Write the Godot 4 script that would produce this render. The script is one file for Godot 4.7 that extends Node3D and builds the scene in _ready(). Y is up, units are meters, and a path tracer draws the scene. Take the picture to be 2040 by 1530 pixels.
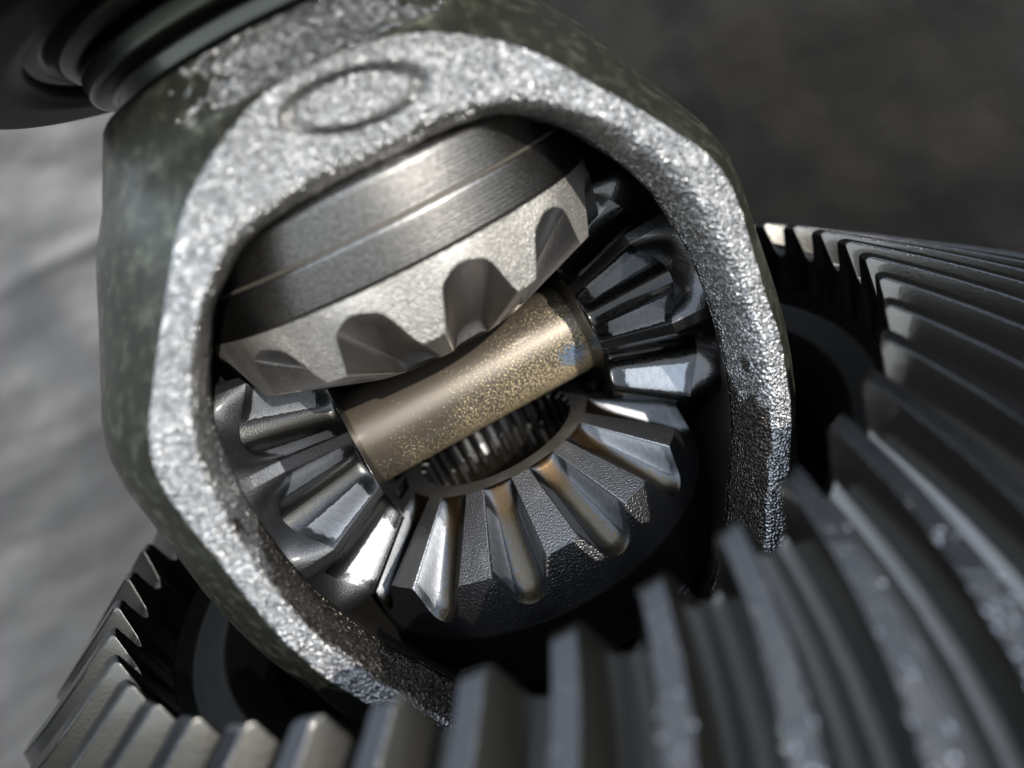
extends Node3D
# A differential seen through the window of its case.  Lengths in this script are centimetres, S turns them into metres.
# The axle axis is y, the cross pin lies along x, the window of the case faces +z.
const S := 0.01
const TEETH := 14
const PINION_TEETH := 10
const RING_TEETH := 46

var names := {}
var rng := RandomNumberGenerator.new()
var M := {}

# ------------------------------------------------------------------ tree helpers
func numbered(called: String) -> String:
	var n: int = names.get(called, 0)
	names[called] = n + 1
	return called if n == 0 else "%s_%03d" % [called, n]

func thing(called: String, label: String, category: String, group := "") -> Node3D:
	var o := Node3D.new()
	o.name = numbered(called)
	add_child(o)
	o.set_meta("label", label)
	o.set_meta("category", category)
	if group:
		o.set_meta("group", group)
	return o

func part(called: String, m: Mesh, parent: Node3D, mat: Material = null) -> MeshInstance3D:
	var o := MeshInstance3D.new()
	var n := called
	var k := 0
	while parent.has_node(NodePath(n)):
		k += 1
		n = "%s_%03d" % [called, k]
	o.name = n
	o.mesh = m
	if mat:
		o.material_override = mat
	parent.add_child(o, true)
	return o

func tag(o: Node3D, label: String, category: String) -> void:
	o.set_meta("label", label)
	o.set_meta("category", category)

# ------------------------------------------------------------------ mesh helpers
# rows: Array of PackedVector3Array, all of the same length.  which says, quad by quad, the surface it goes to.
func sheet(rows: Array, mats: Array, flip := false, wrap := false, which := PackedInt32Array(), uvs: Array = []) -> ArrayMesh:
	var nr := rows.size()
	var nc: int = rows[0].size()
	var v := PackedVector3Array()
	for r in rows:
		v.append_array(r)
	var nor := PackedVector3Array()
	nor.resize(v.size())
	var idx := []
	for m in mats:
		idx.append(PackedInt32Array())
	for i in nr - 1:
		for j in nc - 1:
			var a := i * nc + j
			var b := a + 1
			var c := a + nc
			var d := c + 1
			if flip:
				var t := b
				b = c
				c = t
			var n1 := (v[c] - v[a]).cross(v[b] - v[a])
			var n2 := (v[c] - v[b]).cross(v[d] - v[b]) * -1.0
			n2 = (v[d] - v[c]).cross(v[b] - v[c])
			nor[a] += n1
			nor[b] += n1 + n2
			nor[c] += n1 + n2
			nor[d] += n2
			var k := 0
			if which.size():
				k = which[i * (nc - 1) + j]
			var L: PackedInt32Array = idx[k]
			L.append_array(PackedInt32Array([a, b, c, b, d, c]))
			idx[k] = L
	if wrap:
		for i in nr:
			var s := nor[i * nc] + nor[i * nc + nc - 1]
			nor[i * nc] = s
			nor[i * nc + nc - 1] = s
	for i in nor.size():
		nor[i] = nor[i].normalized() if nor[i].length_squared() > 1e-20 else Vector3.UP
	var sv := PackedVector3Array()
	sv.resize(v.size())
	for i in v.size():
		sv[i] = v[i] * S
	var uv := PackedVector2Array()
	uv.resize(v.size())
	for i in nr:
		for j in nc:
			uv[i * nc + j] = uvs[i][j] if uvs.size() else Vector2(float(j) / (nc - 1), float(i) / (nr - 1))
	var mesh := ArrayMesh.new()
	for k in mats.size():
		if idx[k].size() == 0:
			continue
		var arr := []
		arr.resize(Mesh.ARRAY_MAX)
		arr[Mesh.ARRAY_VERTEX] = sv
		arr[Mesh.ARRAY_NORMAL] = nor
		arr[Mesh.ARRAY_TEX_UV] = uv
		arr[Mesh.ARRAY_INDEX] = idx[k]
		mesh.add_surface_from_arrays(Mesh.PRIMITIVE_TRIANGLES, arr)
		mesh.surface_set_material(mesh.get_surface_count() - 1, mats[k])
	return mesh

# profile: Vector2(r, y) list turned about y.  Edges are kept crisp by doubling the rows round each corner.
func lathe(profile: Array, mat: Material, seg := 128, a0 := 0.0, a1 := TAU, bevel := 0.03) -> ArrayMesh:
	var pr := []
	for i in profile.size():
		var p: Vector2 = profile[i]
		if i > 0 and i < profile.size() - 1 and bevel > 0.0:
			var d0: Vector2 = profile[i - 1] - p
			var d1: Vector2 = profile[i + 1] - p
			var b0: float = minf(bevel, d0.length() * 0.4)
			var b1: float = minf(bevel, d1.length() * 0.4)
			pr.append(p + d0.normalized() * b0 * 1.6)
			pr.append(p + d0.normalized() * b0)
			pr.append(p + d0.normalized() * b0 * 0.3 + d1.normalized() * b1 * 0.3)
			pr.append(p + d1.normalized() * b1)
			pr.append(p + d1.normalized() * b1 * 1.6)
		else:
			pr.append(p)
	var rows := []
	var uvs := []
	var run := 0.0
	for i in pr.size():
		if i:
			run += (pr[i] - pr[i - 1]).length()
		var row := PackedVector3Array()
		var ur := PackedVector2Array()
		for j in seg + 1:
			var a := lerpf(a0, a1, float(j) / seg)
			row.append(Vector3(pr[i].x * sin(a), pr[i].y, pr[i].x * cos(a)))
			ur.append(Vector2(a / TAU, run))
		rows.append(row)
		uvs.append(ur)
	return sheet(rows, [mat], false, absf(a1 - a0 - TAU) < 1e-4, PackedInt32Array(), uvs)

# ------------------------------------------------------------------ textures
func noise_tex(size: int, freq: float, octaves: int, kind: int, lo: float, hi: float, sd: int, mul := Color.WHITE, add := Color.BLACK) -> ImageTexture:
	# a seamless noise; values between lo and hi are stretched to 0..1, then coloured add + mul * value
	var n := FastNoiseLite.new()
	n.noise_type = kind
	n.seed = sd
	n.frequency = freq
	n.fractal_octaves = octaves
	if kind == FastNoiseLite.TYPE_CELLULAR:
		n.cellular_return_type = FastNoiseLite.RETURN_DISTANCE
		n.cellular_jitter = 1.0
	var im := n.get_seamless_image(size, size, false, false, 0.15)
	var src := im.get_data()
	var out := PackedByteArray()
	out.resize(size * size * 3)
	for i in size * size:
		var t := clampf((src[i] / 255.0 - lo) / (hi - lo), 0, 1)
		out[i * 3] = int(clampf(add.r + mul.r * t, 0, 1) * 255)
		out[i * 3 + 1] = int(clampf(add.g + mul.g * t, 0, 1) * 255)
		out[i * 3 + 2] = int(clampf(add.b + mul.b * t, 0, 1) * 255)
	return ImageTexture.create_from_image(Image.create_from_data(size, size, false, Image.FORMAT_RGB8, out))

func mat(called: String, linear: Color, metallic: float, rough: float) -> StandardMaterial3D:
	var m := StandardMaterial3D.new()
	m.resource_name = called
	m.albedo_color = linear.linear_to_srgb()
	m.metallic = metallic
	m.roughness = rough
	return m

func tri(m: StandardMaterial3D, tile_cm: float) -> void:
	m.uv1_triplanar = true
	m.uv1_scale = Vector3.ONE / (tile_cm * S)
	m.uv1_triplanar_sharpness = 4.0

func bump(m: StandardMaterial3D, t: Texture2D, cm: float) -> void:
	m.heightmap_enabled = true
	m.heightmap_texture = t
	m.heightmap_scale = cm

func coat(m: StandardMaterial3D, w: float, r: float) -> void:
	m.clearcoat_enabled = true
	m.clearcoat = w
	m.clearcoat_roughness = r

func make_materials() -> void:
	var grain := noise_tex(512, 0.06, 2, FastNoiseLite.TYPE_SIMPLEX_SMOOTH, 0.15, 0.85, 11)
	var fine := noise_tex(512, 0.09, 3, FastNoiseLite.TYPE_SIMPLEX_SMOOTH, 0.1, 0.9, 12)
	var blotch := noise_tex(512, 0.03, 4, FastNoiseLite.TYPE_SIMPLEX_SMOOTH, 0.55, 0.75, 13, Color(0.42, 0.44, 0.38), Color(0.6, 0.6, 0.58))
	var scuff := noise_tex(512, 0.025, 5, FastNoiseLite.TYPE_SIMPLEX_SMOOTH, 0.25, 0.75, 14, Color(0.2, 0.2, 0.2), Color(0.78, 0.78, 0.78))
	var m: StandardMaterial3D
	m = mat("rough cast iron", Color(0.55, 0.545, 0.535), 0.95, 0.31); tri(m, 2.0); bump(m, grain, 0.042); m.albedo_texture = scuff; M.cast = m
	m = m.duplicate(); m.resource_name = "oil soaked cast iron"; m.albedo_color = Color(0.13, 0.115, 0.10).linear_to_srgb(); m.roughness = 0.36; M.soaked = m
	m = mat("oily dark cast iron", Color(0.115, 0.118, 0.095), 0.8, 0.46); tri(m, 6.0); m.albedo_texture = blotch; coat(m, 0.12, 0.2); M.barrel = m
	m = mat("speckled wet cast iron", Color(0.30, 0.30, 0.30), 0.95, 0.2); tri(m, 2.7); bump(m, grain, 0.1); M.shoulder = m
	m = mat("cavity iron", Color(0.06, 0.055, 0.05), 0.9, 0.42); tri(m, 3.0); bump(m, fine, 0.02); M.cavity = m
	m = mat("polished flank steel", Color(0.8, 0.8, 0.8), 1.0, 0.24); worn_flank(m, Color(0.31, 0.275, 0.215), 0.32, 0.5, 0.4); bump(m, fine, 0.002); coat(m, 0.15, 0.1); M.flank = m
	m = mat("oily flank steel", Color(0.8, 0.8, 0.8), 1.0, 0.24); worn_flank(m, Color(0.30, 0.295, 0.28), 0.30, 0.64); bump(m, fine, 0.002); coat(m, 0.15, 0.1); M.pinion_flank = m
	m = mat("oily smooth steel", Color(0.085, 0.085, 0.09), 1.0, 0.4); tri(m, 2.0); bump(m, fine, 0.004); coat(m, 0.3, 0.1); M.pinion_land = m
	m = mat("shaded oily flank steel", Color(0.8, 0.8, 0.8), 1.0, 0.24); worn_flank(m, Color(0.10, 0.095, 0.085), 0.18, 0.60); bump(m, fine, 0.002); coat(m, 0.5, 0.05); M.shade_flank = m  # darker, oilier copy for the right pinion, its shade put into the colour
	m = mat("shaded oily steel", Color(0.045, 0.045, 0.046), 1.0, 0.3); tri(m, 2.0); bump(m, fine, 0.004); coat(m, 0.6, 0.04); M.shade_land = m  # right pinion again: oily, and darkened in colour for the shade
	m = mat("dull oily steel", Color(0.045, 0.047, 0.05), 0.9, 0.5); tri(m, 2.0); bump(m, fine, 0.004); coat(m, 0.25, 0.12); M.pinion_heel = m
	m = mat("forged land steel", Color(0.19, 0.19, 0.192), 1.0, 0.42); tri(m, 1.5); bump(m, grain, 0.007); coat(m, 0.3, 0.12); M.land = m
	m = mat("sooty forged heel steel", Color(0.13, 0.13, 0.135), 1.0, 0.38); tri(m, 1.8); bump(m, grain, 0.008); coat(m, 0.3, 0.15); M.heel = m
	m = mat("dry forged steel", Color(0.34, 0.325, 0.30), 0.8, 0.48); tri(m, 1.5); bump(m, grain, 0.014); M.forged = m
	m = mat("dry flank steel", Color(0.36, 0.345, 0.33), 1.0, 0.3); tri(m, 2.0); bump(m, fine, 0.004); M.dry_flank = m
	m = mat("turned steel", Color(0.21, 0.203, 0.195), 1.0, 0.33); m.albedo_texture = scuff; M.turned = m
	var lines := Image.create_empty(8, 1024, false, Image.FORMAT_RGB8)
	for y in 1024:
		var k := 0.5 + 0.3 * sin(y * TAU / 1024.0 * 15.0) + rng.randf_range(-0.06, 0.06)
		for x in 8:
			lines.set_pixel(x, y, Color(k, k, k))
	bump(m, ImageTexture.create_from_image(lines), 0.004)
	m.uv1_scale = Vector3(18, 1, 1)
	m = mat("dirty seam", Color(0.13, 0.115, 0.095), 0.7, 0.5); M.seam = m
	m = mat("black oily and shaded steel", Color(0.02, 0.02, 0.019), 1.0, 0.5); coat(m, 0.15, 0.2); M.dark = m  # oily black; also stands in for the shadow on the lower gear's rim
	m = mat("bearing steel", Color(0.05, 0.055, 0.046), 1.0, 0.32); coat(m, 0.3, 0.1); M.bearing = m
	m = mat("spline steel", Color(0.03, 0.03, 0.03), 1.0, 0.4); coat(m, 0.15, 0.1); M.spline = m
	m = mat("ring gear flank steel", Color(0.09, 0.086, 0.078), 1.0, 0.32); tri(m, 5.0); bump(m, fine, 0.002); coat(m, 0.8, 0.04); M.ring_flank = m
	m = mat("ring gear land steel", Color(0.03, 0.03, 0.031), 1.0, 0.25); tri(m, 2.2); bump(m, fine, 0.012); coat(m, 0.45, 0.05); M.ring_land = m
	m = mat("oil", Color(0.012, 0.009, 0.006), 0.0, 0.03); m.metallic_specular = 0.6; M.oil = m
	m = mat("glint and oil bead", Color(0.5, 0.5, 0.52), 1.0, 0.13); M.bead = m  # bright metal for glints, shared by the droplets in the bore
	m = mat("housing aluminium", Color(0.058, 0.061, 0.065), 0.2, 0.55); tri(m, 34.0); m.albedo_texture = noise_tex(1024, 0.006, 6, FastNoiseLite.TYPE_SIMPLEX_SMOOTH, 0.2, 0.8, 21, Color(0.16, 0.16, 0.16), Color(0.8, 0.8, 0.8)); bump(m, noise_tex(512, 0.02, 5, FastNoiseLite.TYPE_SIMPLEX_SMOOTH, 0.1, 0.9, 22), 0.05); M.housing = m
	m = m.duplicate(); m.albedo_texture = noise_tex(1024, 0.008, 6, FastNoiseLite.TYPE_SIMPLEX_SMOOTH, 0.25, 0.75, 27, Color(0.2, 0.19, 0.17), Color(0.78, 0.78, 0.78)); m.resource_name = "oil stained housing"; m.albedo_color = Color(0.08, 0.068, 0.056).linear_to_srgb(); M.stained = m
	M.pin = pin_material()

# the flanks: dark with oil, worn to a pale patch where the teeth touch, pricked with small pits; u runs across the tooth, v from toe to heel
func worn_flank(m: StandardMaterial3D, oil: Color, dark: float, pale: float, amber := 0.0) -> void:
	var w := 512
	var n := FastNoiseLite.new()
	n.seed = 31
	n.frequency = 0.03
	n.fractal_octaves = 3
	var pit := FastNoiseLite.new()
	pit.seed = 32
	pit.frequency = 0.11
	var d := PackedByteArray()
	d.resize(w * w * 3)
	var g := PackedByteArray()
	g.resize(w * w * 3)
	for y in w:
		var v := float(y) / w
		for x in w:
			var u := absf(float(x) / w * 2.0 - 1.0)
			var k := n.get_noise_2d(x, y)
			var e := maxf(absf(u - 0.50) / 0.13, absf(v - 0.55) / 0.36) + k * 0.12
			var worn := smoothstep(1.05, 0.93, e)
			var c := lerpf(dark, pale, worn) + k * 0.05
			var pitted := pit.get_noise_2d(x, y * 0.7) > 0.6
			if pitted:
				c *= 0.4
			var warm := smoothstep(0.70, 0.82, u + k * 0.14) * (0.75 + k * 0.6)
			var i := (y * w + x) * 3
			var q := Color(lerpf(c * 0.98, oil.r, warm), lerpf(c, oil.g, warm), lerpf(c * 1.03, oil.b, warm))
			q = q.lerp(Color(0.40, 0.25, 0.09), amber * smoothstep(0.30, 0.12, v + k * 0.12) * smoothstep(0.5, 0.75, u + k * 0.1))
			d[i] = int(255 * clampf(q.r, 0, 1))
			d[i + 1] = int(255 * clampf(q.g, 0, 1))
			d[i + 2] = int(255 * clampf(q.b, 0, 1))
			g[i] = int(255 * (lerpf(0.33, 0.5, worn) if not pitted else 0.3))
			g[i + 1] = g[i]
			g[i + 2] = g[i]
	m.albedo_texture = ImageTexture.create_from_image(Image.create_from_data(w, w, false, Image.FORMAT_RGB8, d))
	m.roughness_texture = ImageTexture.create_from_image(Image.create_from_data(w, w, false, Image.FORMAT_RGB8, g))
	m.roughness = 1.0

func pin_material() -> StandardMaterial3D:
	var w := 1536
	var h := 1024
	var n := FastNoiseLite.new()
	n.noise_type = FastNoiseLite.TYPE_SIMPLEX_SMOOTH
	n.seed = 5
	n.frequency = 0.12
	n.fractal_octaves = 2
	var big := FastNoiseLite.new()
	big.seed = 8
	big.frequency = 0.006
	big.fractal_octaves = 3
	var col := PackedByteArray()
	col.resize(w * h * 3)
	var orm := PackedByteArray()
	orm.resize(w * h * 3)
	var steel := Color(0.31, 0.285, 0.25)
	var gold := Color(0.70, 0.63, 0.49)
	var blue := Color(0.40, 0.46, 0.55)
	for y in h:
		var a := float(y) / h              # 0 at the top of the pin, 0.25 at the front, 0.5 underneath
		for x in w:
			var s := float(x) / w          # from the left end to the right end
			var k := big.get_noise_2d(x, y * 0.6)
			var dense := clampf((a - 0.10) * 3.0 + (s - 0.50) * 1.5 + k * 0.2, 0.07, 1.0)
			if a > 0.62:
				dense = clampf(1.0 - (a - 0.62) * 6.0, 0, 1)
			var v := n.get_noise_2d(x, y) * 0.5 + 0.5
			var spot := smoothstep(0.0, 0.04, v - lerpf(0.92, 0.47, pow(dense, 0.75)))
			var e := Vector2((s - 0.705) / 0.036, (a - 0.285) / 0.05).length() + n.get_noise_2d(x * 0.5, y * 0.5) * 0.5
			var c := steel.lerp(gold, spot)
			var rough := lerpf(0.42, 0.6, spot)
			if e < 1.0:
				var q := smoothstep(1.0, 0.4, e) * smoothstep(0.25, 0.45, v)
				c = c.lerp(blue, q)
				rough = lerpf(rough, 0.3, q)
			var i := (y * w + x) * 3
			col[i] = int(c.r * 255); col[i + 1] = int(c.g * 255); col[i + 2] = int(c.b * 255)
			orm[i] = 255; orm[i + 1] = int(rough * 255); orm[i + 2] = int(lerpf(0.55, 0.2, spot) * 255)
	var m := StandardMaterial3D.new()
	m.resource_name = "gold speckled pin steel"
	m.albedo_texture = ImageTexture.create_from_image(Image.create_from_data(w, h, false, Image.FORMAT_RGB8, col))
	var t := ImageTexture.create_from_image(Image.create_from_data(w, h, false, Image.FORMAT_RGB8, orm))
	m.roughness_texture = t
	m.roughness_texture_channel = BaseMaterial3D.TEXTURE_CHANNEL_GREEN
	m.roughness = 1.0
	m.metallic_texture = t
	m.metallic_texture_channel = BaseMaterial3D.TEXTURE_CHANNEL_BLUE
	m.metallic = 1.0
	coat(m, 0.35, 0.12)
	return m

# ------------------------------------------------------------------ bevel gears
# One tooth from the middle of a gap to the middle of the next, the gear lying below its apex on -y.
# Points are Vector2(r, y): root and tip at the toe (inside) and at the heel (outside).
func across_tooth(k: float, land: float, low: float) -> float:
	# k runs 0..1 over the land, 1..2 down the flank, 2..3 through the round bottom of the gap
	var a := absf(k)
	var u := land * a if a < 1.0 else lerpf(land, low, a - 1.0) if a < 2.0 else lerpf(low, 1.0, a - 2.0)
	return u * signf(k)

func depth(k: float) -> float:
	var a := absf(k)
	if a <= 1.0:
		return 0.0
	if a <= 2.0:
		return 0.82 * (a - 1.0 - 0.05 * sin((a - 1.0) * TAU))
	return 0.82 + 0.18 * (1.0 - (3.0 - a) * (3.0 - a))

func ring_depth(u: float, ut: float, ur: float) -> float:
	u = absf(u)
	if u <= ut:
		return 0.0
	if u <= ur:
		return 0.86 * (u - ut) / (ur - ut)
	var y := (u - ur) / (1.0 - ur)
	return 0.86 + 0.14 * (1.0 - (1.0 - y) * (1.0 - y))

func bevel_tooth(n: int, root_t: Vector2, root_h: Vector2, tip_t: Vector2, tip_h: Vector2, base: Vector2, bore: float, land: Vector2, low: Vector2, toe_open: float, bulge: float, lip: float, mats: Array) -> ArrayMesh:
	# land and low: half widths, in half pitches, of the land and of the tooth low down, at the toe (x) and at the heel (y)
	var us := []
	var half := [0.0, 0.45, 0.8, 0.95, 1.0, 1.06, 1.14]
	for k in 7:
		half.append(lerpf(1.22, 2.0, k / 6.0))
	for k in range(1, 7):
		half.append(2.0 + k / 6.0)
	for k in range(half.size() - 1, 0, -1):
		us.append(-half[k])
	us.append_array(half)
	var rows := []
	var kinds := []
	var first := PackedVector3Array()
	for u in us:
		first.append(round_y(Vector2(bore, tip_t.y), across_tooth(u, land.x, low.x) * PI / n))
	rows.append(first); kinds.append(0)
	var ts := [0.0, 0.012, 0.03, 0.055, 0.085, 0.12, 0.16, 0.21, 0.3, 0.4, 0.5, 0.6, 0.7, 0.8, 0.88, 0.95, 1.0]
	for t in ts:
		var x := clampf(t / 0.12, 0, 1)
		var ramp := lerpf(toe_open, 1.0, sqrt(1.0 - (1.0 - x) * (1.0 - x)))
		var row := PackedVector3Array()
		for k in us:
			var u := across_tooth(k, lerpf(land.x, land.y, t), lerpf(low.x, low.y, t))
			var d := depth(k) * ramp * (1.0 - lip * smoothstep(0.8, 1.0, t))
			var tp := tip_t.lerp(tip_h, t)
			row.append(round_y(tp.lerp(root_t.lerp(root_h, t), d), u * PI / n))
		rows.append(row); kinds.append(1)
	rows.append(rows[-1]); kinds.append(1)
	for w in [0.02, 0.05, 0.05, 0.12, 0.3, 0.5, 0.75, 1.0]:
		var row := PackedVector3Array()
		for k in us:
			var u := across_tooth(k, land.y, low.y)
			var d := depth(k) * (1.0 - lip)
			var tp := tip_h
			var e := tp.lerp(root_h, d)
			var c := Vector2(lerpf(e.x, base.x, 0.5) + bulge, lerpf(e.y, base.y, 0.5) + bulge)
			row.append(round_y(e.lerp(c, w).lerp(c.lerp(base, w), w), u * PI / n))
		rows.append(row); kinds.append(2)
	var which := PackedInt32Array()
	for i in rows.size() - 1:
		for j in us.size() - 1:
			var u: float = absf((us[j] + us[j + 1]) * 0.5)
			which.append(2 if kinds[i + 1] == 2 else 0 if kinds[i] == 0 or u < 1.1 else 1)
	var uvs := []
	for i in rows.size():
		var ur2 := PackedVector2Array()
		var t := clampf(float(ts[clampi(i - 1, 0, ts.size() - 1)]), 0, 1)
		for u in us:
			ur2.append(Vector2(u / 6.0 + 0.5, t))
		uvs.append(ur2)
	return sheet(rows, mats, true, false, which, uvs)

func round_y(p: Vector2, a: float) -> Vector3:
	return Vector3(p.x * sin(a), p.y, p.x * cos(a))

func side_gear(label: String, dry: bool) -> Node3D:
	var g := thing("side_gear", label, "gear", "side gears on the axle axis")
	var mats := [M.forged, M.dry_flank, M.forged] if dry else [M.land, M.flank, M.heel]
	var tooth := bevel_tooth(TEETH, Vector2(2.24, -1.6), Vector2(3.92, -3.0), Vector2(2.12, -1.35), Vector2(3.76, -2.14), Vector2(3.88, -3.24), 1.76, Vector2(0.2, 0.21) if dry else Vector2(0.37, 0.37), Vector2(0.54, 0.56) if dry else Vector2(0.69, 0.70), 0.0, 0.03, 0.0 if dry else 0.2, mats)
	for k in TEETH:
		var t := part("tooth", tooth, g)
		t.rotation.y = (k + 0.5) * TAU / TEETH
	part("rim", lathe([Vector2(3.88, -3.24), Vector2(3.9, -3.29), Vector2(3.9, -3.9), Vector2(3.84, -3.93), Vector2(3.84, -4.55), Vector2(3.7, -4.7), Vector2(2.6, -4.75), Vector2(2.6, -5.6), Vector2(1.9, -5.6)], M.turned if dry else M.dark, 160), g)  # the lower gear's rim is coloured black for the shadow it lies in
	if dry:
		part("seam", lathe([Vector2(3.845, -3.9), Vector2(3.885, -3.925), Vector2(3.885, -3.95), Vector2(3.845, -3.97)], M.seam, 160, 0, TAU, 0.0), g)
	part("bore", lathe([Vector2(1.91, -5.6), Vector2(1.91, -1.5), Vector2(1.78, -1.36), Vector2(1.76, -1.35)], M.land, 96, 0, TAU, 0.02), g)
	return g

func spline_tooth() -> ArrayMesh:
	var rows := []
	for y in [-1.40, -1.47, -1.53, -3.0, -5.5]:
		var row := PackedVector3Array()
		for q in [Vector2(-1, 0), Vector2(-0.72, 0.55), Vector2(-0.5, 1), Vector2(0, 1.04), Vector2(0.5, 1), Vector2(0.72, 0.55), Vector2(1, 0)]:
			var h: float = q.y * (0.2 if y < -1.45 else 0.02)
			row.append(round_y(Vector2(1.905 - h, y), q.x * 0.062))
		rows.append(row)
	return sheet(rows, [M.spline], false)

func pinion(label: String, toward: float, phase: float) -> Node3D:
	var g := thing("pinion_gear", label, "gear", "pinion gears on the cross pin")
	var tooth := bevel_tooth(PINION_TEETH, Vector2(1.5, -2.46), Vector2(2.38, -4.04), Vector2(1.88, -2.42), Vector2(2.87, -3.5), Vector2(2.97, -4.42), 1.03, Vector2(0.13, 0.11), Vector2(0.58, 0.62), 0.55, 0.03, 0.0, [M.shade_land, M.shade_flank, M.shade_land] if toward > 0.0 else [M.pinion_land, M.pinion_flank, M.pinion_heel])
	for k in PINION_TEETH:
		var t := part("tooth", tooth, g)
		t.rotation.y = k * TAU / PINION_TEETH
	part("back", lathe([Vector2(2.95, -4.42), Vector2(2.95, -4.6), Vector2(1.8, -5.1), Vector2(1.02, -5.2)], M.pinion_land, 80), g)
	# -y of the gear goes to +x or -x, and phase turns it on the pin
	g.basis = Basis(Vector3.RIGHT, phase) * Basis(Vector3.BACK, PI / 2 * toward)
	return g

# ------------------------------------------------------------------ ring gear
func ring_point(r: float, drop: float, a: float) -> Vector3:
	var d := r - 7.98
	var f := a - 0.055 * d - 0.005 * d * d
	return Vector3(r * sin(f), -0.32 - 0.62 * d - drop, r * cos(f))

func ring_tooth() -> ArrayMesh:
	var ut := 0.27
	var ur := 0.70
	var half := [0.0, ut * 0.6, ut * 0.9, ut, ut + 0.025, ut + 0.06]
	for k in 6:
		half.append(lerpf(ut + 0.1, ur - 0.06, k / 5.0))
	half.append_array([ur - 0.02, ur + 0.03, 1.0])
	var us := []
	for k in range(half.size() - 1, 0, -1):
		us.append(-half[k])
	us.append_array(half)
	var rows := []
	var kinds := []
	var low := PackedVector3Array()
	for u in us:
		low.append(ring_point(7.62, 1.75, u * PI / RING_TEETH))
	rows.append(low); kinds.append(2)
	for q in [[7.80, 0.14], [7.83, 0.08], [7.88, 0.03], [7.96, 0.0], [8.2, 0.0], [8.6, 0.0], [9.0, 0.0], [9.5, 0.0], [10.0, 0.0], [10.5, 0.0], [11.0, 0.0], [11.6, 0.0], [12.2, 0.0], [12.5, 0.02], [12.58, 0.08]]:
		var row := PackedVector3Array()
		var deep: float = 0.86 + 0.05 * (q[0] - 8.0)
		for u in us:
			var d := ring_depth(u, ut, ur)
			row.append(ring_point(q[0], maxf(q[1], d * deep), u * PI / RING_TEETH))
		rows.append(row); kinds.append(1)
	for w in [2.0, 3.4]:
		var row := PackedVector3Array()
		for u in us:
			row.append(ring_point(12.62, w, u * PI / RING_TEETH))
		rows.append(row); kinds.append(2)
	var which := PackedInt32Array()
	for i in rows.size() - 1:
		for j in us.size() - 1:
			var u: float = absf((us[j] + us[j + 1]) * 0.5)
			which.append(2 if kinds[i] == 2 or kinds[i + 1] == 2 else 0 if u < ut + 0.02 else 1)
	return sheet(rows, [M.ring_land, M.ring_flank, M.ring_land], true, false, which)

# ------------------------------------------------------------------ case
func loop_points(right: Array, n: int) -> PackedVector2Array:
	# right half from the top to the bottom, mirrored, as one smooth closed loop
	var all := []
	all.append_array(right)
	for k in range(right.size() - 2, 0, -1):
		all.append(Vector2(-right[k].x, right[k].y))
	var out := PackedVector2Array()
	var c := all.size()
	for i in n + 1:
		var t := float(i % n) / n * c
		var k := int(t)
		var a: Vector2 = all[(k - 1 + c) % c]
		var b: Vector2 = all[k % c]
		var d: Vector2 = all[(k + 1) % c]
		var e: Vector2 = all[(k + 2) % c]
		out.append(b.cubic_interpolate(d, a, e, t - k))
	return out

const OUTER := [Vector2(0, 6.09), Vector2(0.7, 6.06), Vector2(1.3, 5.9), Vector2(1.95, 5.58), Vector2(2.58, 5.12), Vector2(3.3, 4.3), Vector2(3.95, 3.5), Vector2(4.42, 2.85), Vector2(4.64, 2.15), Vector2(4.6, 1.0), Vector2(4.52, -0.4), Vector2(4.36, -1.3), Vector2(4.12, -2.05), Vector2(3.78, -2.8), Vector2(3.25, -4.0), Vector2(1.9, -5.6), Vector2(0, -6.3)]
const FACE := [Vector2(0, 5.02), Vector2(0.8, 5.04), Vector2(1.4, 4.98), Vector2(2.0, 4.83), Vector2(2.6, 4.42), Vector2(3.15, 3.85), Vector2(3.6, 3.25), Vector2(3.95, 2.55), Vector2(4.15, 1.85), Vector2(4.2, 0.95), Vector2(4.18, 0.0), Vector2(4.07, -0.8), Vector2(3.86, -1.65), Vector2(3.52, -2.55), Vector2(2.95, -3.8), Vector2(1.75, -5.2), Vector2(0, -5.8)]
const WALL := [Vector2(0, 4.68), Vector2(0.7, 4.69), Vector2(1.25, 4.68), Vector2(1.78, 4.6), Vector2(2.3, 4.42), Vector2(2.95, 3.95), Vector2(3.48, 3.25), Vector2(3.84, 2.6), Vector2(4.03, 1.9), Vector2(4.14, 1.0), Vector2(4.12, 0.0), Vector2(3.98, -0.95), Vector2(3.68, -2.0), Vector2(3.22, -2.95), Vector2(2.7, -3.9), Vector2(1.65, -5.15), Vector2(0, -5.75)]
const LOOP := 512

func plane_z(y: float) -> float:
	return 4.35 - 0.07 * y

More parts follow.
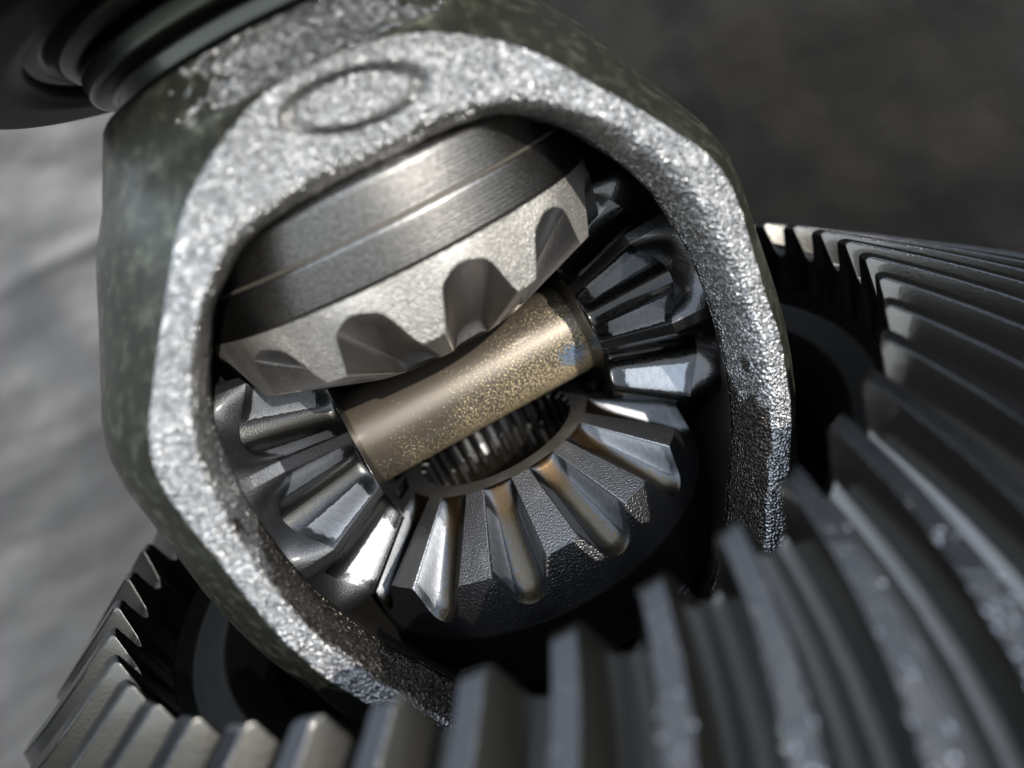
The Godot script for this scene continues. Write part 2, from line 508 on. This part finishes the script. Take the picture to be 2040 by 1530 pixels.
func make_case() -> void:
	var c := thing("differential_case", "dark iron differential case with a silvery rough cast window frame round the gears", "differential case")
	var o := loop_points(OUTER, LOOP)
	var inn := loop_points(WALL, LOOP)
	var n1 := FastNoiseLite.new()
	n1.seed = 3
	n1.frequency = 1.1
	n1.fractal_octaves = 3
	# --- the silvery frame: rows from its outer edge across the face and round into the opening, with the grain of the casting
	var fo := loop_points(OUTER, 1400)
	var ff := loop_points(FACE, 1400)
	var fi := loop_points(WALL, 1400)
	for i in 1401:   # the flat of the frame is narrower on the right
		if ff[i].x > 0.0:
			ff[i].x += 0.13 * smoothstep(2.0, 3.8, ff[i].x) * smoothstep(-2.6, -1.6, ff[i].y)
	var n2 := FastNoiseLite.new()
	n2.seed = 4
	n2.noise_type = FastNoiseLite.TYPE_SIMPLEX_SMOOTH
	n2.frequency = 6.5
	n2.fractal_octaves = 2
	var rows := []
	var across := []
	for q in [[0.0, 0.0, -0.06], [0.015, 0.0, -0.04], [0.035, 0.0, -0.022], [0.07, 0.0, -0.01], [0.12, 0.0, -0.003]]:
		across.append(q)
	for k in 30:
		across.append([lerpf(0.15, 0.98, k / 29.0), 0.0, 0.0])
	for k in 16:
		var a := k / 15.0 * PI / 2
		across.append([1.0, sin(a), -0.42 * (1.0 - cos(a))])
	for k in range(1, 16):
		across.append([1.0, 1.0 + k * 0.003, -0.42 - k * 0.052])
	for q in across:
		var row := PackedVector3Array()
		for i in 1401:
			var p := fo[i].lerp(ff[i], q[0]).lerp(fi[i], q[1])
			var z: float = plane_z(p.y) + q[2]
			if q[0] > 0.01 and q[2] > -1.15:
				var n := n1.get_noise_3d(p.x, p.y, q[2]) * 0.045 + n2.get_noise_3d(p.x, p.y, q[2]) * 0.015
				if q[1] > 0.7:
					p += p.normalized() * n
				else:
					z += n
				var e := Vector2(p.x - 0.13, (p.y - 5.53) + (p.x - 0.13) * 0.12)
				var l := Vector2(e.x / 0.94, e.y / 0.34).length()
				z -= 0.26 * smoothstep(1.12, 0.98, l)
			row.append(Vector3(p.x, p.y, z))
		rows.append(row)
	# the wall of the opening is soaked with oil in its lower half
	var wet := PackedInt32Array()
	for i in rows.size() - 1:
		for j in 1400:
			var p: Vector3 = rows[i][j]
			var line := 0.6 + n1.get_noise_3d(p.x * 0.8, p.y * 0.8, p.z) * 1.2
			wet.append(1 if across[i][1] > 0.55 + n1.get_noise_3d(p.x, p.y, 7.0) * 0.4 and p.y < (line if p.x < 0.0 else line - 1.6) else 0)
	part("window_frame", sheet(rows, [M.cast, M.soaked], true, true, wet), c)
	# --- the oval pad standing in its hollow
	rows = []
	for q in [[0.02, 0.0], [0.08, 0.0], [0.15, 0.0], [0.22, 0.0], [0.29, 0.0], [0.36, 0.0], [0.43, 0.0], [0.5, 0.0], [0.56, 0.0], [0.62, 0.0], [0.68, -0.004], [0.74, -0.015], [0.79, -0.04], [0.83, -0.09], [0.85, -0.2]]:
		var row := PackedVector3Array()
		for i in 193:
			var a := i / 192.0 * TAU
			var x: float = 0.94 * q[0] * cos(a)
			var y: float = 0.36 * q[0] * sin(a) - x * 0.12
			row.append(Vector3(x + 0.13, y + 5.53, plane_z(y + 5.53) + 0.0 + q[1] + n2.get_noise_2d(x, y) * 0.015))
		rows.append(row)
	part("oval_pad", sheet(rows, [M.cast], false, true), c)
	# --- the turned barrel, cut open by the window
	rows = []
	var cols := 120
	for i in LOOP / 2 + 1:
		if i % 3 and i != LOOP / 2:
			continue
		var p := o[i]
		var z := plane_z(p.y) - 0.06
		var f := atan2(maxf(p.x, 0.0), z)
		var r := Vector2(p.x, z).length()
		var cone := maxf(r, 3.55 + (6.8 - p.y) * 0.62) if p.y > 4.5 else r
		var row := PackedVector3Array()
		for j in cols + 1:
			var a := lerpf(f, TAU - f, float(j) / cols)
			row.append(round_y(Vector2(lerpf(r, cone, smoothstep(0.0, 0.3, minf(a - f, TAU - f - a))), p.y), a))
		rows.append(row)
	part("barrel", sheet(rows, [M.barrel], false), c)
	# --- the cone above the window: rough and wet in front, smooth at the sides, with a ragged border
	var top: PackedVector3Array = rows[0]
	rows = []
	var which := PackedInt32Array()
	for k in 21:
		var row := PackedVector3Array()
		for j in 361:
			var a := j / 360.0 * TAU
			var t := a / TAU * cols
			var e := top[int(t)].lerp(top[mini(int(t) + 1, cols)], t - int(t))
			var r := lerpf(Vector2(e.x, e.z).length(), 3.52, k / 20.0)
			row.append(round_y(Vector2(r, lerpf(e.y, 6.82, k / 20.0)), a))
			if k < 20 and j < 360:
				var side := a if a < PI else a - TAU
				which.append(1 if absf(side + 0.02) < 0.42 + n1.get_noise_2d(k * 0.12, side * 9.0) * 0.3 else 0)
		rows.append(row)
	part("shoulder", sheet(rows, [M.barrel, M.shoulder], true, true, which), c)
	part("neck", lathe([Vector2(3.52, 6.82), Vector2(3.42, 6.9), Vector2(3.05, 6.95), Vector2(3.05, 7.25), Vector2(3.38, 7.3), Vector2(3.38, 7.62), Vector2(2.9, 7.7), Vector2(2.9, 10.5)], M.bearing, 160, 0, TAU, 0.05), c)
	# --- the dark inside
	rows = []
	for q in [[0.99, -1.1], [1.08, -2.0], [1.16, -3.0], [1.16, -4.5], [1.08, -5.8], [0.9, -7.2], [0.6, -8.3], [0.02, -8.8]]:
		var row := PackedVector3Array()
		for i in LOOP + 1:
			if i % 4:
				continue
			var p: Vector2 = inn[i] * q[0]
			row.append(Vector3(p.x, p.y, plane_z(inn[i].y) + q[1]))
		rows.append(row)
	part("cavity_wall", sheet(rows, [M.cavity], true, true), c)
	# --- below the window the case runs out into the flange that carries the ring gear
	part("flange", lathe([Vector2(5.2, -6.0), Vector2(5.8, -4.4), Vector2(6.6, -3.0), Vector2(7.0, -2.65), Vector2(7.2, -2.3), Vector2(7.6, -2.25)], M.dark, 200, 0, TAU, 0.08), c)

# ------------------------------------------------------------------ scene
func _ready() -> void:
	rng.seed = 7
	# camera
	var cam := Camera3D.new()
	cam.name = "camera"
	cam.transform = Transform3D(Basis(Vector3(0.872297, -0.411548, 0.264059), Vector3(0.47567, 0.839316, -0.263225), Vector3(-0.1133, 0.355215, 0.927893)).orthonormalized(), Vector3(-0.894977, 4.84097, 13.99957) * S)
	cam.near = 0.01
	cam.far = 20.0
	var lens := CameraAttributesPhysical.new()
	lens.frustum_focal_length = 22.1086
	lens.frustum_focus_distance = 0.127
	lens.exposure_aperture = 6.2
	lens.frustum_near = 0.01
	lens.frustum_far = 20.0
	cam.attributes = lens
	add_child(cam)
	cam.current = true
	# sky, sun, exposure
	var env := Environment.new()
	env.background_mode = Environment.BG_SKY
	var sky := ProceduralSkyMaterial.new()
	sky.sky_top_color = Color(0.70, 0.75, 0.82)
	sky.sky_horizon_color = Color(0.78, 0.80, 0.80)
	sky.sky_curve = 0.3
	sky.ground_bottom_color = Color(0.36, 0.345, 0.32)
	sky.ground_horizon_color = Color(0.5, 0.5, 0.47)
	sky.sky_energy_multiplier = 1.6
	env.sky = Sky.new()
	env.sky.sky_material = sky
	env.tonemap_mode = Environment.TONE_MAPPER_LINEAR
	env.tonemap_exposure = 1.6
	env.sdfgi_enabled = true
	env.ssao_enabled = true
	env.ssil_enabled = true
	var we := WorldEnvironment.new()
	we.environment = env
	add_child(we)
	var sun := DirectionalLight3D.new()
	sun.light_energy = 1.35
	sun.light_color = Color(1.0, 0.975, 0.94)
	sun.light_angular_distance = 0.5
	sun.shadow_enabled = true
	add_child(sun)
	sun.look_at_from_position(Vector3(0.32, 0.39, 0.86), Vector3.ZERO)

	make_materials()

	# the housing round the differential: a wide wall on the left, a steep one on the right, and a floor
	var hn := FastNoiseLite.new()
	hn.seed = 9
	hn.frequency = 0.045
	var plan := [Vector2(-34, 6), Vector2(-31, -8), Vector2(-25, -17), Vector2(-14, -23), Vector2(-4, -26), Vector2(2.5, -25), Vector2(5.0, -21), Vector2(8.2, -13), Vector2(11.6, -4), Vector2(14.6, 5), Vector2(16.5, 13)]
	var fine := []
	for k in 121:
		var t := k / 120.0 * (plan.size() - 1)
		var i := mini(int(t), plan.size() - 2)
		fine.append(plan[i].cubic_interpolate(plan[i + 1], plan[maxi(i - 1, 0)], plan[mini(i + 2, plan.size() - 1)], t - i))
	var rows := []
	for side in 2:
		rows = []
		for k in 161:
			var y := lerpf(-15.0, 22.0, k / 160.0)
			var row := PackedVector3Array()
			for i in range(0 if side == 0 else 60, 61 if side == 0 else 121):
				var q: Vector2 = fine[i]
				var n := hn.get_noise_3d(q.x, y, q.y)
				var rib := 0.0 if side else 0.004 * exp(-pow((y - 6.4 - n) / 0.4, 2.0))
				row.append(Vector3(q.x * (1.0 + n * 0.05 - rib), y, q.y * (1.0 + n * 0.05 - rib)))
			rows.append(row)
		var wall := MeshInstance3D.new()
		wall.name = "housing_wall" if side == 0 else "stained_housing_wall"
		wall.mesh = sheet(rows, [M.housing if side == 0 else M.stained], true)
		wall.set_meta("kind", "structure")
		add_child(wall)
	rows = []
	for r in [0.0, 0.5, 1.0, 1.05]:
		var row := PackedVector3Array()
		for q in fine:
			row.append(Vector3(q.x * r, -14.5, q.y * r))
		rows.append(row)
	var floor_sheet := MeshInstance3D.new()
	floor_sheet.name = "housing_floor"
	floor_sheet.mesh = sheet(rows, [M.housing])
	floor_sheet.set_meta("kind", "structure")
	add_child(floor_sheet)

	make_case()

	# gears
	var up := side_gear("upper side gear lying edge on with dry beige teeth above the pin", true)
	up.basis = Basis(Vector3.UP, 0.5682 + TAU / TEETH * 0.0) * Basis(Vector3.BACK, PI)
	var low := side_gear("lower side gear with a splined bore and wet dark teeth below the pin", false)
	low.rotation.y = -0.6971
	var sp := spline_tooth()
	for k in 34:
		part("spline", sp, low).rotation.y = k * TAU / 34
	pinion("left pinion gear, shiny wet teeth lit by the sun beside the gold pin", -1.0, 0.217)
	pinion("right pinion gear, oily teeth coloured darker for the shade of the frame", 1.0, -0.013)

	# cross pin
	var pr := []
	var pu := []
	for i in 41:
		var x := lerpf(-5.0, 5.0, i / 40.0)
		var row := PackedVector3Array()
		var ur := PackedVector2Array()
		for j in 97:
			var a := j / 96.0 * TAU
			row.append(Vector3(x, cos(a), sin(a)))
			ur.append(Vector2((x + 5.0) / 10.0, j / 96.0))
		pr.append(row); pu.append(ur)
	var pin := MeshInstance3D.new()
	pin.name = "cross_pin"
	pin.mesh = sheet(pr, [M.pin], false, true, PackedInt32Array(), pu)
	tag(pin, "round steel cross pin with gold speckled varnish between the two pinion gears", "pin")
	add_child(pin)

	# ring gear
	var ring := thing("ring_gear", "big black oily ring gear with slanted teeth round the case in front", "gear")
	var rt := ring_tooth()
	for k in RING_TEETH:
		part("tooth", rt, ring).rotation.y = 0.4314 - 4 * (TAU / 46.4531 - TAU / 46) - k * TAU / RING_TEETH
	part("web", lathe([Vector2(6.3, -3.2), Vector2(6.9, -2.3), Vector2(7.5, -2.2), Vector2(7.62, -1.8)], M.dark, 200, 0, TAU, 0.05), ring)

	var bead := SphereMesh.new()
	bead.radius = 0.04 * S
	bead.height = 0.06 * S
	bead.radial_segments = 12
	bead.rings = 6
	bead.material = M.bead
	var mm := MultiMesh.new()
	mm.transform_format = MultiMesh.TRANSFORM_3D
	mm.mesh = bead
	mm.instance_count = 300
	for k in 300:
		var tooth_turn := 0.4314 - 4 * (TAU / 46.4531 - TAU / 46) - (rng.randi_range(0, 3) if rng.randf() < 0.75 else rng.randi_range(-3, 10)) * TAU / RING_TEETH
		var across := rng.randf_range(-0.27, 0.27) if rng.randf() < 0.7 else 0.29 * signf(rng.randf() - 0.5)
		var p := ring_point(8.0 + (0.4 + 3.0 * sqrt(rng.randf())), 0.0, across * PI / RING_TEETH + tooth_turn)
		var size := 0.25 + 0.6 * pow(rng.randf(), 2.0)
		mm.set_instance_transform(k, Transform3D(Basis(Vector3.UP, atan2(p.x, p.z) - 0.4) * Basis.from_scale(Vector3(size, size * 0.8, size * (1.0 + 3.0 * pow(rng.randf(), 2.0)))), p * S))
	var beads := MultiMeshInstance3D.new()  # metal beads added along the ring teeth to stand in for bright glints
	beads.name = "glint_beads"
	beads.multimesh = mm
	beads.set_meta("kind", "stuff")
	ring.add_child(beads)

	# oil in the bore
	var oil := MeshInstance3D.new()
	oil.name = "oil_pool"
	rows = []
	for r in [0.01, 1.0, 1.91]:
		var row := PackedVector3Array()
		for j in 49:
			row.append(round_y(Vector2(r, -2.24), j / 48.0 * TAU))
		rows.append(row)
	oil.mesh = sheet(rows, [M.oil], false, true)
	tag(oil, "still black oil standing in the splined bore below the pin", "oil")
	add_child(oil)
	for k in 9:
		var d := part("oil_bead", bead, oil)
		d.position = round_y(Vector2(1.7, -2.2), PI + (k - 4.0) * 0.19 + rng.randf_range(-0.05, 0.05)) * S
		d.scale = Vector3.ONE * rng.randf_range(0.6, 1.4)

	# bearing on the neck of the case
	var b := thing("bearing", "black roller bearing on the neck of the case at upper left", "bearing")
	part("inner_race", lathe([Vector2(2.9, 7.7), Vector2(3.4, 7.72), Vector2(3.55, 7.85), Vector2(3.55, 9.5)], M.bearing, 128, 0, TAU, 0.05), b)
	part("seal", lathe([Vector2(3.5, 8.15), Vector2(3.7, 8.0), Vector2(3.95, 8.0), Vector2(4.1, 8.15)], M.bearing, 128, 0, TAU, 0.05), b)
	part("outer_race", lathe([Vector2(3.95, 8.3), Vector2(4.0, 7.9), Vector2(4.3, 7.8), Vector2(5.2, 7.8), Vector2(5.4, 8.0), Vector2(5.4, 10.5)], M.dark, 128, 0, TAU, 0.08), b)
